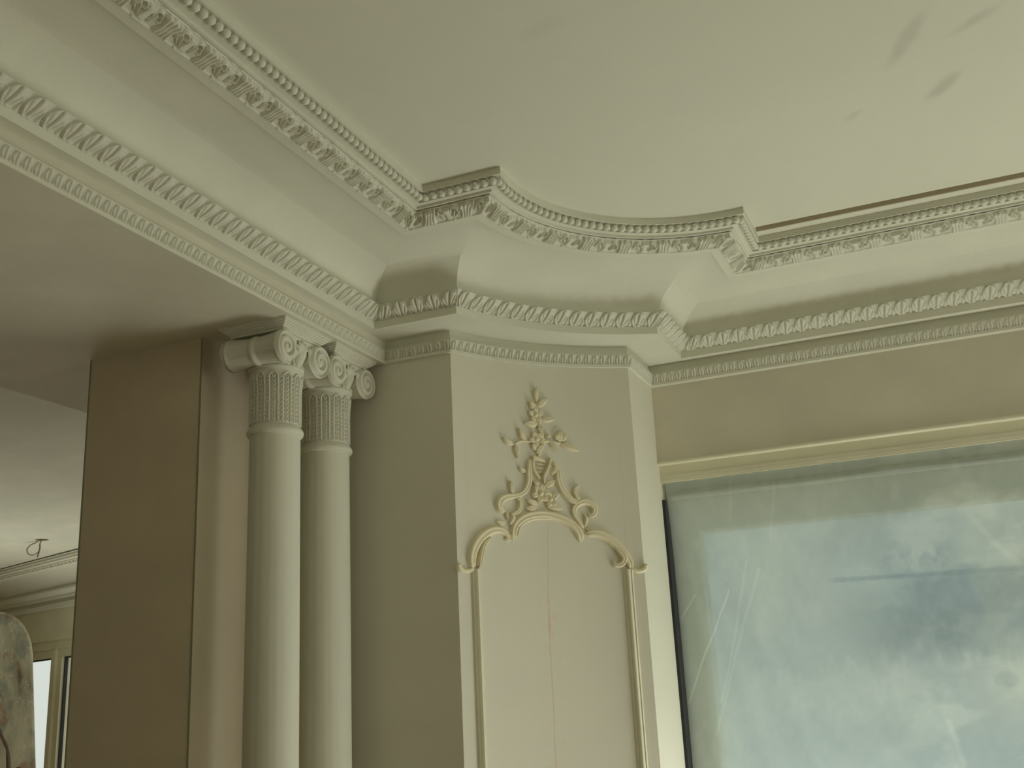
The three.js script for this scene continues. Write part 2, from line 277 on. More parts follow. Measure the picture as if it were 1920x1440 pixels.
const band3 = put('frieze_moulding', sweep([[0.447, SP, 1.207], [0.428, SP - 0.019, 1.206], [0.428, SP - 0.019, 1.201], [0.440, SP - 0.007, 1.172], [0.436, SP - 0.011, 1.1705], [0.436, SP - 0.011, 1.160], [0.470, SP + 0.004, 1.160]], 0.35), M.plaster, cor);

// carved relief: h(x metres from the middle of a unit, w 0 bottom .. 1 top)
const PER1 = 0.129, PER2 = 0.058, PER3 = 0.030;
function h1(x, w) {
  const y = w * 0.062, ax = Math.abs(x); let h = 0.0008;
  // fluted fan, waisted, its ribs bending outwards at the top
  { const a = 0.0175 + 0.0115 * Math.pow(Math.abs(w - 0.38) / 0.62, 1.8), t = ax / a, lip = 0.93 - 0.10 * t * t + 0.03 * Math.cos(t * 9);
    if (t < 1.2) h = Math.max(h, sst(1.1, 0.94, t) * sst(lip + 0.05, lip - 0.05, w) * sst(0.01, 0.08, w) * (0.0085 + 0.0045 * sst(0.5, 0.9, w) - 0.0040 * Math.pow(Math.abs(Math.cos(t * Math.PI * 1.9)), 3))); }
  // plain husk between two fans, with a ledge at its foot
  { const d = 0.0645 - ax, a = 0.0085 + 0.008 * Math.pow(Math.abs(w - 0.45) / 0.55, 1.6), t = Math.abs(d) / a;
    if (t < 1.2) h = Math.max(h, sst(1.1, 0.85, t) * sst(0.90, 0.80, w) * sst(0.08, 0.16, w) * (0.0080 + 0.003 * sst(0.45, 0.8, w) - 0.0018 * t * t));
    h = Math.max(h, sst(0.017, 0.014, Math.abs(d)) * sst(0.09, 0.07, w) * 0.006); }
  // curling leaf: a hook that rises from the foot of the fan and rolls over towards the husk
  { const cx = 0.0405, cy = 0.035, dx = ax - cx, dy = y - cy, r = Math.hypot(dx * 1.05, dy * 0.8), an = Math.atan2(dy, dx);
    const rr = 0.0125 + 0.0016 * Math.sin(an * 1.5), on = an > -2.2 && an < -0.35 ? 0.15 : 1;
    h = Math.max(h, on * 0.0092 * Math.exp(-(((r - rr) / 0.0034) ** 2)));
    h = Math.max(h, 0.0085 * Math.exp(-(((dx + 0.35 * dy - 0.001) / 0.0034) ** 2)) * sst(-0.027, -0.018, dy) * sst(0.009, 0.003, dy));
    h = Math.max(h, 0.006 * Math.exp(-(((dx + 0.9 * dy + 0.016) / 0.0026) ** 2)) * sst(-0.03, -0.02, dy) * sst(-0.002, -0.010, dy)); }
  // thin scalloped edge along the top
  const q = ax < 0.03 ? 0.965 : 0.955 + 0.03 * Math.cos((ax - 0.047) / 0.017 * Math.PI / 2);
  h = Math.max(h, 0.004 * Math.exp(-(((w - q) / 0.03) ** 2)), 0.0035 * sst(0.05, 0.01, w));
  return h;
}
function h2(xx, w) { // arched leaf split by a deep vein, ribs fanning from its foot, darts between
  const x = xx - 0.009 * (w - 0.45) * sst(0, 0.1, w), ax = Math.abs(x), half = w > 0.42 ? 0.0245 * Math.sqrt(clamp(1 - ((w - 0.42) / 0.55) ** 2)) : 0.0125 + 0.012 * sst(0.0, 0.42, w), t = ax / Math.max(half, 1e-4);
  let h = 0.0006;
  if (t < 1) {
    const fanA = Math.atan2(ax, 0.012 + w * 0.05), rib = Math.abs(Math.sin(fanA * 6.6 + 0.5));
    h = 0.0046 + 0.0040 * Math.sqrt(clamp(1 - (2 * t - 1) ** 2)) + 0.0018 * sst(0.75, 0.95, t) - 0.0044 * Math.pow(1 - rib, 2.2) * sst(0.97, 0.7, w) * sst(0.05, 0.2, w);
    h -= 0.0080 * Math.exp(-((x / 0.0022) ** 2)) * sst(0.03, 0.12, w) * sst(0.95, 0.8, w);
    h *= sst(1, 0.88, t);
  }
  const dart = Math.exp(-(((Math.abs(xx) - PER2 / 2) / (0.0014 + 0.0030 * (1 - w))) ** 2)) * 0.0062 * sst(0.62, 0.4, w); h = Math.max(h, dart);
  return Math.max(h, 0.0032 * sst(0.05, 0.01, w));
}
function h3(x, w) { const ax = Math.abs(x), half = 0.0115 * Math.sqrt(clamp(1 - ((w - 0.45) / 0.52) ** 2)), t = ax / Math.max(half, 1e-4); let h = 0.0003; if (t < 1) h = (0.0038 + 0.002 * Math.sin(Math.PI * t)) * sst(1, 0.8, t) - 0.0042 * Math.exp(-((x / 0.0016) ** 2)) - 0.0022 * Math.exp(-(((ax - 0.006) / 0.0012) ** 2)) * sst(0.2, 0.5, w); return Math.max(h, 0.0045 * Math.exp(-(((ax - 0.015) / 0.0022) ** 2)) * sst(0.7, 0.3, w), 0.0003); }
// bands: base curve of (s, v), w from 0 (bottom) to 1 (top)
const B1 = (w) => [lerp(0.113, 0.055, w) - 0.0035 * Math.sin(w * Math.PI * 2) * 0.5, lerp(1.4285, 1.4505, w) - 0.003 * Math.sin(w * Math.PI)];
const B2 = (w) => [lerp(0.402, 0.357, w) - 0.004 * Math.sin(w * Math.PI), lerp(1.2705, 1.3065, w) - 0.003 * Math.sin(w * Math.PI)];
const B3 = (w) => [lerp(SP - 0.007, SP - 0.019, w), lerp(1.172, 1.202, w)];
function relief(run, f0, f1, base, hf, per, nu, nv, ds = 0) {    // f0, f1: along at the unit's start and end as functions of s (pier s; ds shifts walls)
  const e = 1e-3;
  return grid(nu, nv, (u, w) => {
    const [s, v] = base(w), [sa, va] = base(clamp(w - e)), [sb, vb] = base(clamp(w + e)); let ts = sb - sa, tv = vb - va; const l = Math.hypot(ts, tv); ts /= l; tv /= l;
    const h = (per === PER1 ? 1.35 : per === PER2 ? 1.45 : 1.15) * hf((u - 0.5) * per, w), S0 = s + (run.w ? ds : 0); // outward = into the room and down
    const k = per === PER2 ? 0.55 : 1, sd = s - Math.abs(tv) * h;
    return run.at(lerp(f0(sd), f1(sd), u), S0 - Math.abs(tv) * h, v - k * Math.abs(ts) * h);
  }, per, 0.06);
}
function units(parent, name, base, hf, per, nu, nv, mat, ds, spans, mergeAll) {
  const sm = base(0.5)[0];
  for (const run of RUNS) {
    const span = spans[run.id] || {}, ea = span.a !== undefined ? () => span.a : (s) => run.a(s + ds, s), eb = span.b !== undefined ? () => span.b : (s) => run.b(s + ds, s);
    const A = ea(sm), B = eb(sm), unit = run.id === 'ARC' ? per / (R0 + sm) : per, n = Math.max(1, Math.round(Math.abs(B - A) / unit)), step = (B - A) / n;
    const list = []; let shared = null;
    for (let k = 0; k < n; k++) {
      const first = k === 0 && span.a === undefined, last = k === n - 1 && span.b === undefined, f0 = first ? ea : () => A + k * step, f1 = last ? eb : () => A + (k + 1) * step;
      if (mergeAll) { list.push(relief(run, f0, f1, base, hf, per, nu, nv, ds)); continue; }
      if (first || last) { put(name, relief(run, f0, f1, base, hf, per, nu, nv, ds), mat, parent); continue; }
      if (run.id === 'ARC') {
        if (!shared) { shared = relief(run, () => 0, () => step, base, hf, per, nu, nv, ds); shared.translate(-CX, 0, -CZ); }
        const m = put(name, shared, mat, parent); m.position.set(CX, 0, CZ); m.rotation.y = -(A + k * step);
      } else {
        if (!shared) shared = relief(run, () => 0, () => step, base, hf, per, nu, nv, ds);
        const m = put(name, shared, mat, parent), t = A + k * step; if (run.id === 'A' || run.id === 'R2') m.position.z = t; else m.position.x = t;
      }
    }
    if (mergeAll) put(name, merge(list), mat, parent).userData.kind = 'stuff';
  }
}
const spans = { A: { a: -0.75 }, B: { b: 1.10 } };
units(band1, 'acanthus_leaf', B1, h1, PER1, 72, 36, M.ornament, 0, spans);
units(band2, 'arched_leaf', B2, h2, PER2, 36, 26, M.ornament, 0, spans);
units(band3, 'small_leaf_relief', B3, h3, PER3, 18, 9, M.ornament, -0.1 + 0.004, spans, true);
{ // string of beads
  const bg = new THREE.SphereGeometry(0.0118, 12, 8), s = 0.0155, v = 1.4672;
  for (const run of RUNS) {
    const sp = spans[run.id] || {}, A = sp.a ?? run.a(s, s), B = sp.b ?? run.b(s, s), L = Math.abs(B - A) * (run.id === 'ARC' ? R0 + s : 1), n = Math.round(L / 0.0265);
    for (let k = 0; k < n; k++) { const m = put('bead', bg, M.ornament, crown); m.position.set(...run.at(lerp(A, B, (k + 0.5) / n), s, v)); }
  }
}

// ------------------------------------------------------------------ columns
function spiralFace(sign) { // relief disc in the y-z plane facing +x
  const n = 84, m = 22, Rr = 0.0525;
  return grid(n, m, (u, w) => {
    const a = u * Math.PI * 2, r = w * Rr, ph = r / 0.0222 - sign * a / (2 * Math.PI) + 0.42, f = ph - Math.floor(ph);
    let h = 0.0150 * sst(0.0, 0.22, f) * sst(1.0, 0.60, f) + 0.001; if (r < 0.009) h = lerp(0.014, h, sst(0.005, 0.010, r)); if (w > 0.93) h *= sst(1.0, 0.93, w);
    return [h, r * Math.cos(a), r * Math.sin(a)];
  }, 0.3, 0.05);
}
function lathe(pts, seg = 48, crease = 0.5) { return toCreasedNormals(new THREE.LatheGeometry(pts.map(([r, y]) => new THREE.Vector2(r, y)), seg), crease); }
function rectLoft(levels, hx, hz) {
  const pos = [], idx = [];
  levels.forEach(([ins, y]) => { for (const [sx, sz] of [[1, 1], [1, -1], [-1, -1], [-1, 1], [1, 1]]) pos.push(sx * (hx - ins), y, sz * (hz - ins)); });
  for (let j = 0; j < levels.length - 1; j++) for (let i = 0; i < 4; i++) { const a = j * 5 + i; idx.push(a, a + 1, a + 6, a, a + 6, a + 5); }
  const n = levels.length - 1; idx.push(n * 5, n * 5 + 1, n * 5 + 2, n * 5, n * 5 + 2, n * 5 + 3); idx.push(0, 2, 1, 0, 3, 2);
  const g = new THREE.BufferGeometry(); g.setAttribute('position', new THREE.Float32BufferAttribute(pos, 3)); g.setAttribute('uv', new THREE.Float32BufferAttribute(pos.filter((_, i) => i % 3 !== 2), 2)); g.setIndex(idx);
  return toCreasedNormals(g, 0.3);
}
function makeColumn(label) {
  const c = thing('column', label, 'column', [0, 0, 0], { group: 'paired columns under the beam' }), m = M.column;
  put('plinth', new RoundedBoxGeometry(0.24, 0.08, 0.24, 2, 0.004).translate(0, 0.04, 0), m, c);
  put('base', lathe([[0.115, 0.08], [0.119, 0.095], [0.115, 0.11], [0.098, 0.118], [0.094, 0.13], [0.1, 0.142], [0.098, 0.155], [0.086, 0.16]]), m, c);
  put('shaft', lathe([[0.083, 0.16], [0.0805, 0.2], [0.080, 1.0], [0.0785, 1.7], [0.0765, Y(0.822)]], 64), m, c);
  put('astragal', lathe([[0.0765, Y(0.818)], [0.0775, Y(0.822)], [0.084, Y(0.825)], [0.0868, Y(0.831)], [0.0862, Y(0.838)], [0.082, Y(0.842)], [0.0815, Y(0.846)], [0.0785, Y(0.849)], [0.076, Y(0.853)]], 64), m, c);
  const yb = 0.852, yt = 1.026, neck = put('necking', lathe([[0.0755, Y(yb)], [0.0755, Y(0.97)], [0.0775, Y(1.0)], [0.0805, Y(yt)]], 64), m, c);
  // tall lancet leaves, with a plaited stalk between each pair
  const rad = (y) => 0.0757 + 0.005 * sst(0.95, 1.03, y), N = 12;
  const arch = (q) => { // closed arch outline, q 0..1
    const hw = 0.0128, y0 = yb + 0.006, y1 = yt - 0.016; if (q < 0.42) return [-hw, lerp(y0, y1 - 0.016, q / 0.42)]; if (q > 0.58) return [hw, lerp(y1 - 0.016, y0, (q - 0.58) / 0.42)];
    const a = Math.PI * (1 - (q - 0.42) / 0.16); return [hw * Math.cos(a), y1 - 0.016 + 0.018 * Math.sin(a)];
  };
  const lanc = grid(40, 6, (q, t) => { const [x, y] = arch(q), e = arch(Math.min(1, q + 0.01)), b = arch(Math.max(0, q - 0.01)); let nx = -(e[1] - b[1]), ny = e[0] - b[0]; const l = Math.hypot(nx, ny) || 1; nx /= l; ny /= l;
    const tt = t * 2 - 1, ww = 0.0032, a = (x + nx * ww * tt) / 0.0757, yy = y + ny * ww * tt, r = rad(yy) - 0.0004 + 0.0048 * Math.sqrt(clamp(1 - tt * tt)); return [r * Math.cos(a), Y(yy), r * Math.sin(a)]; }, 0.3, 0.01);
  const ear = merge(Array.from({ length: 11 }, (_, k) => [-1, 1].map((sd) => { const y = lerp(yb + 0.012, yt - 0.028, k / 10);
    return grid(5, 4, (u, v) => { const a = u * Math.PI * 2, rr = Math.sin(v * Math.PI / 2), px = sd * 0.0030 + 0.0040 * rr * Math.cos(a) * 0.9, py = y + sd * 0.7 * 0.0045 * rr * Math.cos(a) * 1.6 + 0.0058 * rr * Math.sin(a), h = 0.0044 * Math.cos(v * Math.PI / 2), r = rad(py) - 0.0003 + h, an = px / 0.0757; return [r * Math.cos(an), Y(py), r * Math.sin(an)]; }, 0.01, 0.01); })).flat());
  for (let k = 0; k < N; k++) { const a = (k / N) * Math.PI * 2; put('lancet_leaf', lanc, m, neck).rotation.y = a; put('plaited_stalk', ear, m, neck).rotation.y = a; put('plaited_stalk', ear, m, neck).rotation.y = a + Math.PI / N; }
  const ring = put('neck_ring', lathe([[0.0795, Y(yt - 0.003)], [0.085, Y(yt)], [0.0865, Y(yt + 0.005)], [0.084, Y(yt + 0.010)], [0.080, Y(yt + 0.011)], [0.080, Y(yt + 0.03)], [0.093, Y(yt + 0.052)], [0.096, Y(yt + 0.066)], [0.09, Y(yt + 0.075)]], 64), m, c);
  const bd = new THREE.SphereGeometry(1, 10, 8);
  for (let k = 0; k < 24; k++) { const a = (k / 24) * Math.PI * 2, b = put('bead', bd, m, ring), lng = k % 3 === 0; b.scale.set(0.0062, 0.0066, lng ? 0.0115 : 0.0062); b.position.set(0.0815 * Math.cos(a), Y(yt + 0.0155), 0.0815 * Math.sin(a)); b.rotation.y = -a; }
  // volutes: two bolsters running front to back, a spiral at each end
  const vy = Y(1.0765), hx = 0.093;
  for (const sz of [1, -1]) {
    const bol = put('bolster', (() => { const g = grid(40, 64, (t, u) => { const x = (t * 2 - 1) * hx, k = Math.abs(t * 2 - 1), a = u * Math.PI * 2; let r = 0.0415 + 0.0090 * Math.pow(k, 1.8); r += k > 0.12 ? 0.0014 * Math.cos(a * 26) * sst(0.12, 0.25, k) * sst(0.99, 0.9, k) : 0; if (k < 0.13) r += 0.0042 * Math.cos((k / 0.13) * Math.PI / 2) + 0.001; if (k > 0.93) r = Math.max(r, 0.0515); return [x, vy + r * Math.cos(a), sz * 0.093 + r * Math.sin(a)]; }, 0.24, 0.25); return g; })(), m, c);
    for (const sx of [1, -1]) { const f = put('spiral', spiralFace(sz * sx), m, bol); f.position.set(sx * hx, vy, sz * 0.093); if (sx < 0) f.rotation.y = Math.PI; }
  }
  for (const sx of [1, -1]) {
    // the channel that joins the spirals, egg, palmette and leaves in the middle of each face
    put('channel', (() => { const g = grid(24, 10, (u, w) => { const z = (u * 2 - 1) * 0.093, sag = 0.010 * (1 - (z / 0.093) ** 2), y = Y(1.1300) - w * 0.026 - sag * w, h = 0.004 + 0.005 * (sst(0, 0.18, w) * sst(0.4, 0.22, w) + sst(0.72, 0.85, w) * sst(1.02, 0.92, w)); return [sx * (hx - 0.006 + h), y, z]; }, 0.19, 0.03); return g; })(), m, c);
    const egg = put('egg', new THREE.SphereGeometry(1, 20, 14), m, c); egg.scale.set(0.022, 0.033, 0.019); egg.position.set(sx * (hx - 0.018), Y(1.066), 0);
    const cup = put('egg_rim', new THREE.TubeGeometry(new THREE.CatmullRomCurve3([[-0.024, 0.030], [-0.0255, 0.0], [-0.018, -0.027], [0, -0.037], [0.018, -0.027], [0.0255, 0], [0.024, 0.030]].map(([z, y]) => new THREE.Vector3(sx * (hx - 0.012 - 0.5 * Math.max(0, -y) * 0.6), Y(1.068) + y, z))), 30, 0.0046, 6), m, c);
    const pal = put('palmette', merge([-2, -1, 0, 1, 2].map((k) => leafFlat(0.036, 0.0095, 0.007).rotateX(k * 0.58).translate(0, 0, 0))), m, c); pal.position.set(sx * (hx + 0.002), Y(1.086), 0); pal.scale.x = sx; pal.rotation.z = 0;
    for (const sz of [1, -1]) { const l = put('corner_leaf', leafFlat(0.050, 0.016, 0.008), m, c); l.position.set(sx * (hx + 0.001), Y(1.104), sz * 0.036); l.scale.x = sx; l.rotation.x = sz * 2.15; }
  }
  put('abacus', rectLoft([[0, Y(1.1625)], [0, Y(1.156)], [0.003, Y(1.1555)], [0.004, Y(1.1505)], [0.008, Y(1.150)], [0.010, Y(1.1455)], [0.014, Y(1.145)], [0.016, Y(1.1405)], [0.020, Y(1.140)], [0.022, Y(1.1365)], [0.026, Y(1.136)], [0.027, Y(1.129)]], 0.123, 0.131), m, c).userData.label = 'moulded abacus block';
  return c;
}
function leafFlat(L, W, T) { // almond leaf in the y-z plane, base at the origin, tip up (+y), domed towards +x
  return grid(10, 6, (t, u) => { const q = u * 2 - 1, w = W * Math.sin(Math.PI * Math.pow(t, 0.8)) ** 0.85 + 0.0004; return [T * Math.sqrt(clamp(1 - q * q)) * (0.35 + 0.65 * Math.sin(Math.PI * t)) + 0.0012 * Math.exp(-((q / 0.2) ** 2)), t * L, q * w]; }, L, W);
}
{
  const c1 = makeColumn('left slender round column, nearer to the brown pillar'); c1.position.set(-1.905, 0, -2.72);
  const c2 = c1.clone(); c2.name = 'column_001'; c2.userData = { ...c1.userData, label: 'right slender round column, nearer to the concave pier' }; c2.position.set(-1.905, 0, -3.008); scene.add(c2);
}

// ------------------------------------------------------------------ carved ornament on the concave panel
const TH0 = -2.3754;                                 // middle of the panel
const onPanel = (a, y, h) => { const t = TH0 + a / RW; return [CX + (RW - h) * Math.cos(t), Y(y), CZ + (RW - h) * Math.sin(t)]; };
function stroke(pts, w, H, groove = 0.25, capA = 1, capB = 1) {   // pts in mm on the panel, w: widths (m) along
  const cv = new THREE.CatmullRomCurve3(pts.map(([a, y]) => new THREE.Vector3(a / 1000, y / 1000, 0)), false, 'centripetal'), n = Math.max(10, pts.length * 5);
  const P = cv.getSpacedPoints(n), W = (t) => { const k = t * (w.length - 1), i = Math.min(w.length - 2, Math.floor(k)); return lerp(w[i], w[i + 1], k - i); };
  return grid(n, 9, (t, u) => {
    const i = Math.round(t * n), p = P[i], e = P[Math.min(n, i + 1)], b = P[Math.max(0, i - 1)]; let nx = -(e.y - b.y), ny = e.x - b.x; const l = Math.hypot(nx, ny) || 1; nx /= l; ny /= l;
    const cap = (capA ? Math.sqrt(clamp(t / 0.06)) : 1) * (capB ? Math.sqrt(clamp((1 - t) / 0.06)) : 1), q = u * 2 - 1, ww = 1.18 * W(t) / 2 * Math.max(0.08, cap);
    const h = H * (W(t) / Math.max(...w)) ** 0.6 * Math.max(0.1, cap) * (Math.sqrt(clamp(1 - q * q)) * (1 - groove * Math.exp(-((q / 0.3) ** 2))));
    return onPanel(p.x + nx * ww * q, p.y + ny * ww * q, h + 0.0004);
  }, 0.3, 0.03);
}
function leafOn(base, tip, w, H, lift = 0) {
  const [ax, ay] = base.map((k) => k / 1000), [bx, by] = tip.map((k) => k / 1000), dx = bx - ax, dy = by - ay, l = Math.hypot(dx, dy), nx = -dy / l, ny = dx / l;
  return grid(12, 8, (t, u) => { const q = u * 2 - 1, ww = w / 2 * Math.sin(Math.PI * Math.pow(t, 0.85)) ** 0.8 + 0.0003, sag = 0.10 * l * Math.sin(Math.PI * t) * 0.3;
    const h = (H * (0.45 + 0.55 * Math.sin(Math.PI * t * 0.75)) + lift) * Math.sqrt(clamp(1 - 0.92 * q * q)) - 0.25 * H * Math.exp(-((q / 0.16) ** 2)) * sst(0, 0.2, t);
    return onPanel(ax + dx * t + nx * (ww * q + sag), ay + dy * t + ny * (ww * q + sag), Math.max(h, 0) * (Math.abs(q) > 0.99 ? 0 : 1) + 0.0004); }, l, w);
}
function flowerOn(parent, c, r, petals, H, turn = 0) {
  const [cx, cy] = c; const f = put('flower', grid(12, 6, (u, v) => { const a = u * Math.PI * 2, q = v, rr = 0.34 * r * q; return onPanel(cx / 1000 + rr * Math.cos(a), cy / 1000 + rr * Math.sin(a), H * 1.15 * Math.sqrt(clamp(1 - q * q * 0.9)) + 0.001); }, 0.02, 0.01), M.resin, parent);
  for (let k = 0; k < petals; k++) { const a = turn + (k / petals) * Math.PI * 2, b = 0.12 * r * 1000, t = 1000 * r; put('petal', leafOn([cx + b * Math.cos(a), cy + b * Math.sin(a)], [cx + t * Math.cos(a), cy + t * Math.sin(a)], r * 0.85, H), M.resin, f); }
}
{
  const o = thing('carved_ornament', 'cream carved rocaille ornament of scrolls, leaves and flowers on concave panel', 'ornament', [0, 0, 0]);
  const st = (name, pts, w, H, ...r) => put(name, stroke(pts, w, H, ...r), M.resin, o);
  st('arch', [[-123, 530], [-123, 553], [-114, 580], [-92, 601], [-58, 616], [-11, 623], [29, 619], [65, 609], [99, 591], [119, 568], [128, 545], [129, 527]], [0.022, 0.026, 0.027, 0.026, 0.027, 0.028, 0.026], 0.017, 0.35);
  st('arch_rim', [[-107, 545], [-97, 576], [-76, 593], [-45, 604], [-11, 608], [29, 605]], [0.006, 0.008, 0.008, 0.006], 0.012, 0);
  st('shoulder_scroll', [[-284, 430], [-294, 454], [-289, 483], [-271, 516], [-240, 545], [-204, 562], [-173, 563], [-152, 553], [-145, 536], [-160, 532]], [0.022, 0.030, 0.032, 0.031, 0.030, 0.026, 0.020, 0.015], 0.019, 0.3);
  st('acanthus_leaf', [[-266, 432], [-259, 473], [-242, 514], [-209, 540]], [0.012, 0.019, 0.014, 0.006], 0.023, 0.3);
  st('curl', [[-285, 436], [-300, 427], [-322, 424], [-342, 430], [-351, 448]], [0.012, 0.015, 0.017, 0.021], 0.015, 0.1);
  st('shoulder_scroll', [[146, 556], [186, 559], [226, 545], [259, 516], [285, 484], [301, 455], [302, 428]], [0.018, 0.028, 0.031, 0.032, 0.029, 0.024, 0.020], 0.019, 0.3);
  st('acanthus_leaf', [[238, 464], [250, 447], [272, 450], [281, 470], [268, 492], [246, 516]], [0.012, 0.016, 0.020, 0.018, 0.010], 0.023, 0.3);
  st('curl', [[300, 440], [312, 431], [331, 425], [351, 432], [357, 450]], [0.010, 0.014, 0.015, 0.018], 0.015, 0.1);
  put('leaf', leafOn([148, 572], [204, 570], 0.018, 0.014), M.resin, o);
  st('side_scroll', [[-39, 819], [-45, 804], [-49, 783], [-52, 760], [-52, 741], [-58, 722], [-68, 703], [-84, 691], [-105, 683], [-126, 680], [-150, 675], [-168, 664], [-176, 649], [-171, 634], [-157, 631], [-148, 641]], [0.013, 0.020, 0.023, 0.022, 0.018, 0.016, 0.022, 0.028, 0.025, 0.014], 0.018, 0.3);
  st('inner_curl', [[-106, 678], [-93, 668], [-92, 648], [-103, 628], [-124, 622]], [0.012, 0.018, 0.017, 0.012], 0.015, 0.25);
  put('leaf', leafOn([-116, 682], [-128, 734], 0.022, 0.015), M.resin, o);
  put('leaf', leafOn([-146, 630], [-147, 600], 0.014, 0.012), M.resin, o);
  st('link', [[-129, 626], [-121, 608], [-137, 582]], [0.012, 0.016, 0.010], 0.014, 0.15);
  put('leaf', leafOn([-150, 588], [-190, 592], 0.018, 0.009), M.resin, o);
  st('side_scroll', [[65, 784], [59, 761], [61, 738], [71, 712], [88, 689], [109, 671], [128, 663]], [0.014, 0.020, 0.023, 0.023, 0.024, 0.020], 0.018, 0.3);
  st('side_volute', [[146, 573], [124, 605], [110, 628], [115, 649], [136, 665], [161, 668], [181, 657], [188, 639], [180, 622], [168, 622], [168, 634]], [0.008, 0.014, 0.017, 0.018, 0.022, 0.025, 0.024, 0.019, 0.010], 0.018, 0.25);
  st('sprout', [[133, 672], [121, 692], [119, 708], [127, 720], [139, 722]], [0.018, 0.017, 0.014, 0.008], 0.016, 0.2);
  st('link', [[148, 628], [155, 607], [146, 580]], [0.008, 0.013, 0.008], 0.013, 0.1);
  put('leaf', leafOn([-62, 766], [-92, 784], 0.018, 0.013), M.resin, o);
  st('curl', [[42, 806], [54, 792], [47, 772], [33, 763]], [0.010, 0.015, 0.014, 0.008], 0.014, 0.2);
  st('stem', [[34, 824], [26, 796], [14, 772], [3, 752], [4, 728]], [0.010, 0.011, 0.012, 0.010], 0.019, 0.1);
  st('stem', [[-32, 817], [-36, 788], [-27, 765], [-9, 743]], [0.010, 0.012, 0.012, 0.008], 0.016, 0.1);
  st('ribbon', [[-40, 823], [-15, 816], [15, 806]], [0.012, 0.015, 0.008], 0.018, 0.2);
  for (const [b, t] of [[[-22, 800], [10, 795]], [[-24, 786], [6, 781]], [[-20, 772], [2, 768]]]) put('shell_rib', leafOn(b, t, 0.012, 0.009), M.resin, o);
  st('stem', [[-6, 1030], [-6, 999], [1, 968], [-1, 926], [8, 900], [10, 873], [-3, 848], [-12, 818]], [0.004, 0.007, 0.010, 0.012, 0.012, 0.012, 0.013], 0.010, 0);
  st('twig', [[-10, 874], [-51, 876], [-80, 875], [-108, 860]], [0.007, 0.007, 0.007, 0.006], 0.010, 0);
  st('twig', [[10, 882], [45, 880], [80, 874]], [0.008, 0.007, 0.006], 0.010, 0);
  const lv = [[[-7, 1022], [-6, 1075], 0.016], [[-4, 1003], [34, 1037], 0.019], [[-9, 997], [-38, 1021], 0.020], [[4, 957], [61, 961], 0.019], [[-5, 943], [-60, 941], 0.022], [[-58, 876], [-84, 922], 0.019], [[-105, 859], [-151, 883], 0.017], [[-98, 863], [-94, 815], 0.018], [[33, 883], [67, 846], 0.017], [[76, 874], [146, 849], 0.020], [[-18, 834], [10, 869], 0.018], [[72, 878], [78, 922], 0.024], [[77, 884], [102, 905], 0.018], [[68, 886], [58, 908], 0.014],
    [[-1, 715], [-39, 735], 0.020], [[5, 718], [47, 741], 0.020], [[-20, 657], [-69, 672], 0.019], [[-24, 649], [-73, 640], 0.020], [[10, 650], [72, 643], 0.020], [[26, 686], [62, 693], 0.016], [[-10, 703], [-40, 719], 0.016], [[20, 905], [38, 896], 0.014], [[-20, 846], [-34, 872], 0.014]];
  for (const [b, t, w] of lv) put('leaf', leafOn(b, t, w * 1.4, 0.013, 0.002), M.resin, o);
  flowerOn(o, [-13, 974], 0.031, 5, 0.013, 0.3); flowerOn(o, [-14, 886], 0.031, 5, 0.013, 0.8); flowerOn(o, [1, 928], 0.011, 5, 0.012);
  flowerOn(o, [-13, 694], 0.036, 6, 0.019, 0.2); flowerOn(o, [24, 674], 0.030, 5, 0.017, 0.5); flowerOn(o, [77, 904], 0.018, 5, 0.013, 0.4);
  // the vertical panel mouldings below the shoulders
  const prof = (q) => 0.015 * (q < 0.18 ? 0.55 * Math.sin(q / 0.18 * Math.PI / 2) : q < 0.28 ? 0.55 - 0.25 * Math.sin((q - 0.18) / 0.1 * Math.PI) : q < 0.75 ? 0.55 + 0.45 * Math.sin((q - 0.28) / 0.47 * Math.PI) : q < 0.82 ? 0.4 : 0.45 * Math.cos((q - 0.82) / 0.18 * Math.PI / 2));
  const mk = (a0, a1, label, n) => tag(put(n, grid(24, 1, (u, v) => onPanel(lerp(a0, a1, u) / 1000, lerp(-1.1, 0.432, v), prof(u) + 0.0002), 0.04, 1.5, 0.5), M.strip), label, 'panel moulding', { group: 'upright panel mouldings' });
  mk(-296, -258, 'left upright cream panel moulding below the carved ornament', 'panel_moulding'); mk(310, 272, 'right upright cream panel moulding below the carved ornament', 'panel_moulding_001');
}

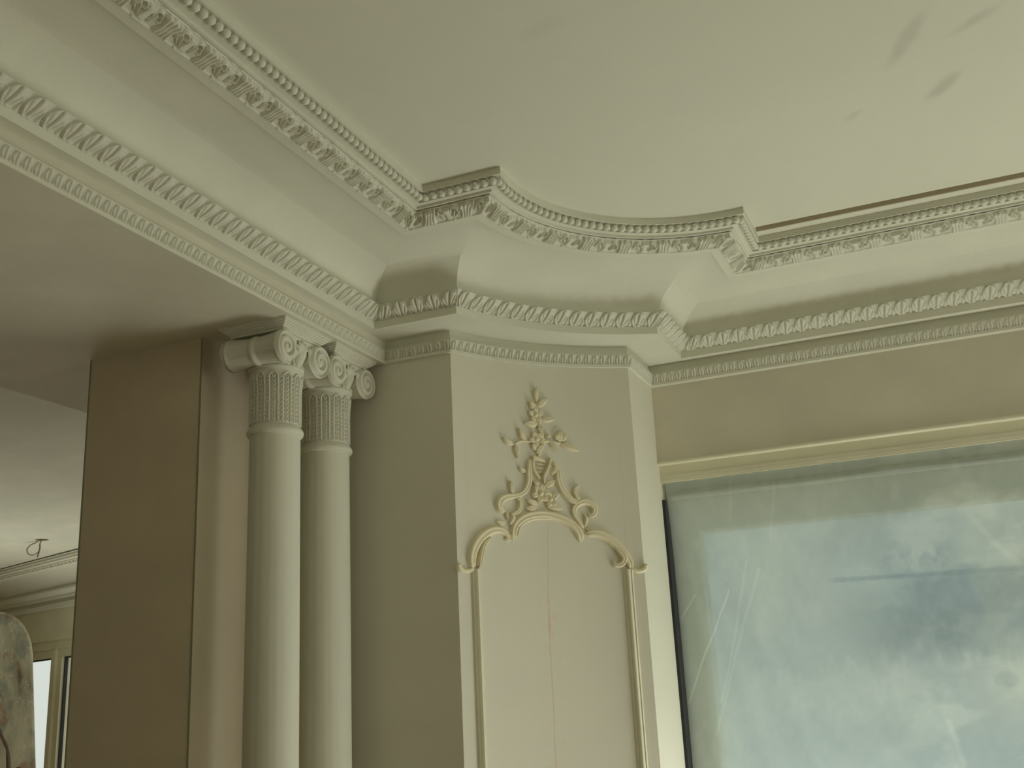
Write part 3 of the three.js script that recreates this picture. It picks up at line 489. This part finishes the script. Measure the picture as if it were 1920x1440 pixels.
// ------------------------------------------------------------------ the room beyond
{
  const place = (o) => { o.position.set(-6.562, 0, -6.731); o.rotation.y = Math.atan2(-0.319, 0.947); return o; };
  const lin = (profile, x0, x1, crease = 0.35) => grid(1, profile.length - 1, (u, v) => { const [s, y] = profile[Math.round(v * (profile.length - 1))]; return [lerp(x0, x1, u), Y(y), -s]; }, 4, 0.5, crease);
  const wf = place(thing('wall_far', 'far wall of the next room with tan lintel', 'wall', [0, 0, 0], S));
  put('lintel', box(-4.5, 3.5, Y(0.78), Y(1.5), -0.8, -0.575), M.frame, wf);
  put('masonry', merge([box(-4.5, -3.2, 0, Y(0.78), -0.8, -0.575), box(0.2, 3.5, 0, Y(0.78), -0.8, -0.575), box(-3.2, 0.2, 0, 0.3, -0.8, -0.575)]), M.wall, wf);
  const t2 = place(thing('trim_2', 'white beaded cornice in the room beyond the columns', 'cornice', [0, 0, 0], S)), q = 0.10, d = -0.1;
  put('crown_fillet', lin([[0.06, 1.4], [q, 1.4], [q, 1.382], [q + 0.02, 1.38], [q + 0.02, 1.366], [q + 0.05, 1.358], [q + 0.05, 1.35], [q + 0.07, 1.348], [q + 0.11, 1.325], [q + 0.145, 1.3265]], -4.5, 3.5), M.plaster, t2);
  const pr = []; for (let k = 0; k <= 10; k++) { const a = k / 10 * Math.PI / 2; pr.push([q + 0.145 + 0.232 * Math.sin(a), 1.218 + 0.109 * Math.cos(a)]); }
  put('cove', lin(pr, -4.5, 3.5, 0.6), M.plaster, t2);
  put('fascia', lin([[q + 0.377, 1.218], [q + 0.36, 1.217], [q + 0.36, 1.2], [q + 0.40, 1.165], [q + 0.398, 1.14], [q + 0.447, 1.14], [q + 0.447, 1.10], [q + 0.43, 1.10], [q + 0.436, 1.06], [q + 0.478, 1.06]], -4.5, 3.5), M.plaster, t2);
  const lb = new THREE.SphereGeometry(1, 8, 6);
  for (let k = 0; k < 48; k++) { const b = put('leaf_bead', lb, M.ornament, t2); b.position.set(-2.6 + k * 0.065, Y(1.338), -(q + 0.085)); b.scale.set(0.022, 0.012, 0.022); }
  const c2 = place(thing('ceiling_001', 'pale ceiling of the next room with a round cable hole', 'ceiling', [0, 0, 0], S));
  const c2p = [[-13, -9.0], [-2.9, -5.495], [-2.9, 3.2], [-13, 3.2]], un = ([x, z]) => { const a = x + 6.562, b = z + 6.731; return [a * 0.9476 + b * 0.3192, -a * 0.3192 + b * 0.9476]; };   // kept to its own side of the beam
  const sh = new THREE.Shape(c2p.map(un).map(([x, z]) => new THREE.Vector2(x, -z)));
  const hx = 0.142, hz = 0.392, hole = new THREE.Path(); hole.absarc(hx, -hz, 0.05, 0, Math.PI * 2); sh.holes.push(hole);
  const slab = new THREE.ExtrudeGeometry(sh, { depth: 0.06, bevelEnabled: false, curveSegments: 24 }); slab.rotateX(-Math.PI / 2); slab.translate(0, Y(1.4), 0);
  put('slab', slab, M.plaster, c2);
  put('slot_liner', merge([box(-4.5, 3.5, Y(1.44), Y(1.46), -0.075, 0.005), box(-4.5, 3.5, Y(1.4), Y(1.46), -0.075, -0.06)]), M.slot, c2);
  const top = new THREE.ExtrudeGeometry(new THREE.Shape([[-13, -10.5], [-2.9, -6.6], [-2.9, 3.2], [-13, 3.2]].map(un).map(([x, z]) => new THREE.Vector2(x, -z))), { depth: 0.04, bevelEnabled: false }).rotateX(-Math.PI / 2).translate(0, Y(1.5), 0);
  put('void', top, M.slot, c2).userData.label = 'dark space above the ceiling';
  const ww = place(thing('window_3', 'pale cream double window beyond the brown pillar', 'window', [0, 0, 0], S));
  put('frame', merge([box(-3.2, 0.2, Y(0.70), Y(0.78), -0.72, -0.60), box(-3.2, -3.1, 0.3, Y(0.7), -0.72, -0.60), box(0.1, 0.2, 0.3, Y(0.7), -0.72, -0.60), box(-3.2, 0.2, 0.3, 0.4, -0.72, -0.60), box(-1.545, -1.50, 0.3, Y(0.7), -0.72, -0.59)]), M.frame, ww);
  for (const [a, b] of [[-3.1, -1.545], [-1.50, 0.1]]) {
    const s = put('sash', merge([box(a, b, Y(0.625), Y(0.70), -0.70, -0.615), box(a, b, 0.4, 0.48, -0.70, -0.615), box(a, a + 0.08, 0.48, Y(0.63), -0.70, -0.615), box(b - 0.08, b, 0.48, Y(0.63), -0.70, -0.615)]), M.frame, ww);
    put('gasket', merge([box(a + 0.08, b - 0.08, Y(0.613), Y(0.625), -0.67, -0.64), box(a + 0.08, a + 0.095, 0.48, Y(0.625), -0.67, -0.64)]), M.rubber, s);
    put('pane', box(a + 0.08, b - 0.08, 0.48, Y(0.625), -0.662, -0.656), M.glass, s);
  }
  const W = (pts, r) => new THREE.TubeGeometry(new THREE.CatmullRomCurve3(pts.map(([x, y, z]) => new THREE.Vector3(x, Y(y), z))), 40, r, 6);
  const wr = tag(put('cable', W([[-6.56, 1.47, -6.32], [-6.575, 1.40, -6.33], [-6.60, 1.372, -6.345], [-6.604, 1.339, -6.35], [-6.614, 1.30, -6.35], [-6.623, 1.275, -6.35]], 0.006), M.wire), 'short grey cable looping down from the ceiling hole', 'cable');
  put('loop', W([[-6.57, 1.46, -6.32], [-6.60, 1.405, -6.335], [-6.652, 1.39, -6.35], [-6.709, 1.374, -6.35], [-6.735, 1.344, -6.35], [-6.713, 1.308, -6.35], [-6.652, 1.298, -6.35], [-6.612, 1.315, -6.345]], 0.0045), M.wire, wr);
}
// the rooms' remaining enclosure
tag(put('wall_far_side', box(-13.2, -13, 0, Y(1.6), -11, 3.3), M.wall), 'plain end wall of the next room', 'wall', S);

// ------------------------------------------------------------------ step ladder at the lower left
{
  const paint = dataTex(512, (u, v) => {
    const n = fbm(u * 26, v * 7, 32, 5), k = fbm(u * 40 + 5, v * 16, 64, 4), f = fbm(u * 90, v * 70, 128, 2); let c = [0.72, 0.71, 0.63].map((q) => q * (0.80 + 0.4 * n));
    const mix = (t, q) => { c = c.map((x, i) => lerp(x, q[i], t)); };
    mix(sst(0.50, 0.70, k) * 0.5, [0.84, 0.84, 0.77]); mix(sst(0.52, 0.70, fbm(u * 22 + 9, v * 14 + 4, 32, 4)) * 0.45, [0.48, 0.54, 0.54]);
    mix(sst(0.62, 0.76, fbm(u * 20 + 2, v * 12 + 11, 32, 4)) * 0.55, [0.62, 0.45, 0.36]); mix(sst(0.76, 0.82, f) * 0.5, [0.9, 0.9, 0.84]);
    mix(sst(0.34, 0.22, n) * 0.6, [0.40, 0.33, 0.27]); return c;
  });
  M.ladder = std(rgb(0.95, 0.92, 0.86), { map: paint, roughness: 0.7, bumpScale: 0.0012 });
  const L = thing('step_ladder', 'old paint-splattered wooden step ladder with rounded stile top', 'ladder', [0, 0, 0]);
  const D = 1.45, dx = -0.7178, dz = -0.6962, rx = 0.6962, rz = -0.7178, tilt = THREE.MathUtils.degToRad(5.5);
  L.position.set(dx * D - rx * 0.049, 0, dz * D - rz * 0.049); L.rotation.y = Math.atan2(-dx, -dz);      // local +z looks at the eye, +x right
  const top = Y(0.0907 * D) + 0.002, stile = (() => {
    const sh = new THREE.Shape(); sh.moveTo(0.036, -top); sh.lineTo(0.036, -0.05); for (let k = 0; k <= 14; k++) { const a = k / 14 * Math.PI; sh.lineTo(0.036 * Math.cos(a), -0.05 + 0.05 * Math.sin(a)); } sh.lineTo(-0.036, -top); sh.closePath();
    const g = new THREE.ExtrudeGeometry(sh, { depth: 0.022, bevelEnabled: true, bevelSize: 0.003, bevelThickness: 0.003, bevelSegments: 2, curveSegments: 12 }); g.translate(0, 0, -0.022);
    const uv = g.attributes.uv, p = g.attributes.position; for (let i = 0; i < uv.count; i++) uv.setXY(i, p.getX(i) * 3.3 + 0.5, p.getY(i) * 3.3); return g;
  })();
  const front = new THREE.Group(); front.name = 'front_frame'; front.position.set(0, top, 0); front.rotation.z = tilt; L.add(front);
  for (const z of [0, -0.42]) put('stile', stile, M.ladder, front).position.set(0, 0, z);
  for (let k = 0; k < 5; k++) put('tread', box(-0.05, 0.04, -0.022, 0, -0.43, -0.01).translate(0, -0.30 - k * 0.26, 0), M.ladder, front);
  // hinge plate, its bent strap and bolts on the near stile
  const tube = (pts, r) => new THREE.TubeGeometry(new THREE.CatmullRomCurve3(pts.map(([x, y]) => new THREE.Vector3(x, y, 0.004))), 40, r, 8);
  const st = put('hinge_strap', tube([[-0.008, -0.085], [-0.0125, -0.095], [-0.0105, -0.108], [-0.004, -0.120], [0.004, -0.142], [0.009, -0.156], [0.010, -0.2], [0.009, -0.26]], 0.0022), M.steel, front); st.userData.label = 'rusty bent steel strap';
  put('hinge_plate', (() => { const sh = new THREE.Shape([[-0.03, -0.1], [-0.0135, -0.1], [-0.0045, -0.122], [0.008, -0.155], [0.009, -0.27], [-0.03, -0.27]].map(([x, y]) => new THREE.Vector2(x, y))); return new THREE.ExtrudeGeometry(sh, { depth: 0.003, bevelEnabled: false }).translate(0, 0, 0.003); })(), M.ladder, front);
  const bolt = new THREE.SphereGeometry(0.006, 14, 8); bolt.scale(1, 1, 0.45);
  put('bolt', bolt, M.ladder, front).position.set(0.0, -0.1, 0.004); put('bolt', bolt, M.steel, front).position.set(0.020, -0.182, 0.002);
  const back = new THREE.Group(); back.name = 'rear_frame'; back.position.set(-0.02, top - 0.07, 0); back.rotation.z = -tilt * 2.2; L.add(back);
  for (const z of [-0.026, -0.394]) put('stile', box(-0.018, 0.018, -top + 0.10, 0.02, z - 0.011, z + 0.011), M.ladder, back);
  put('brace', box(-0.015, 0.015, -0.9, -0.86, -0.40, -0.02), M.ladder, back);
}
scene.traverse((o) => { if (o.isMesh) { o.castShadow = true; o.receiveShadow = true; } });
renderer.render(scene, camera);
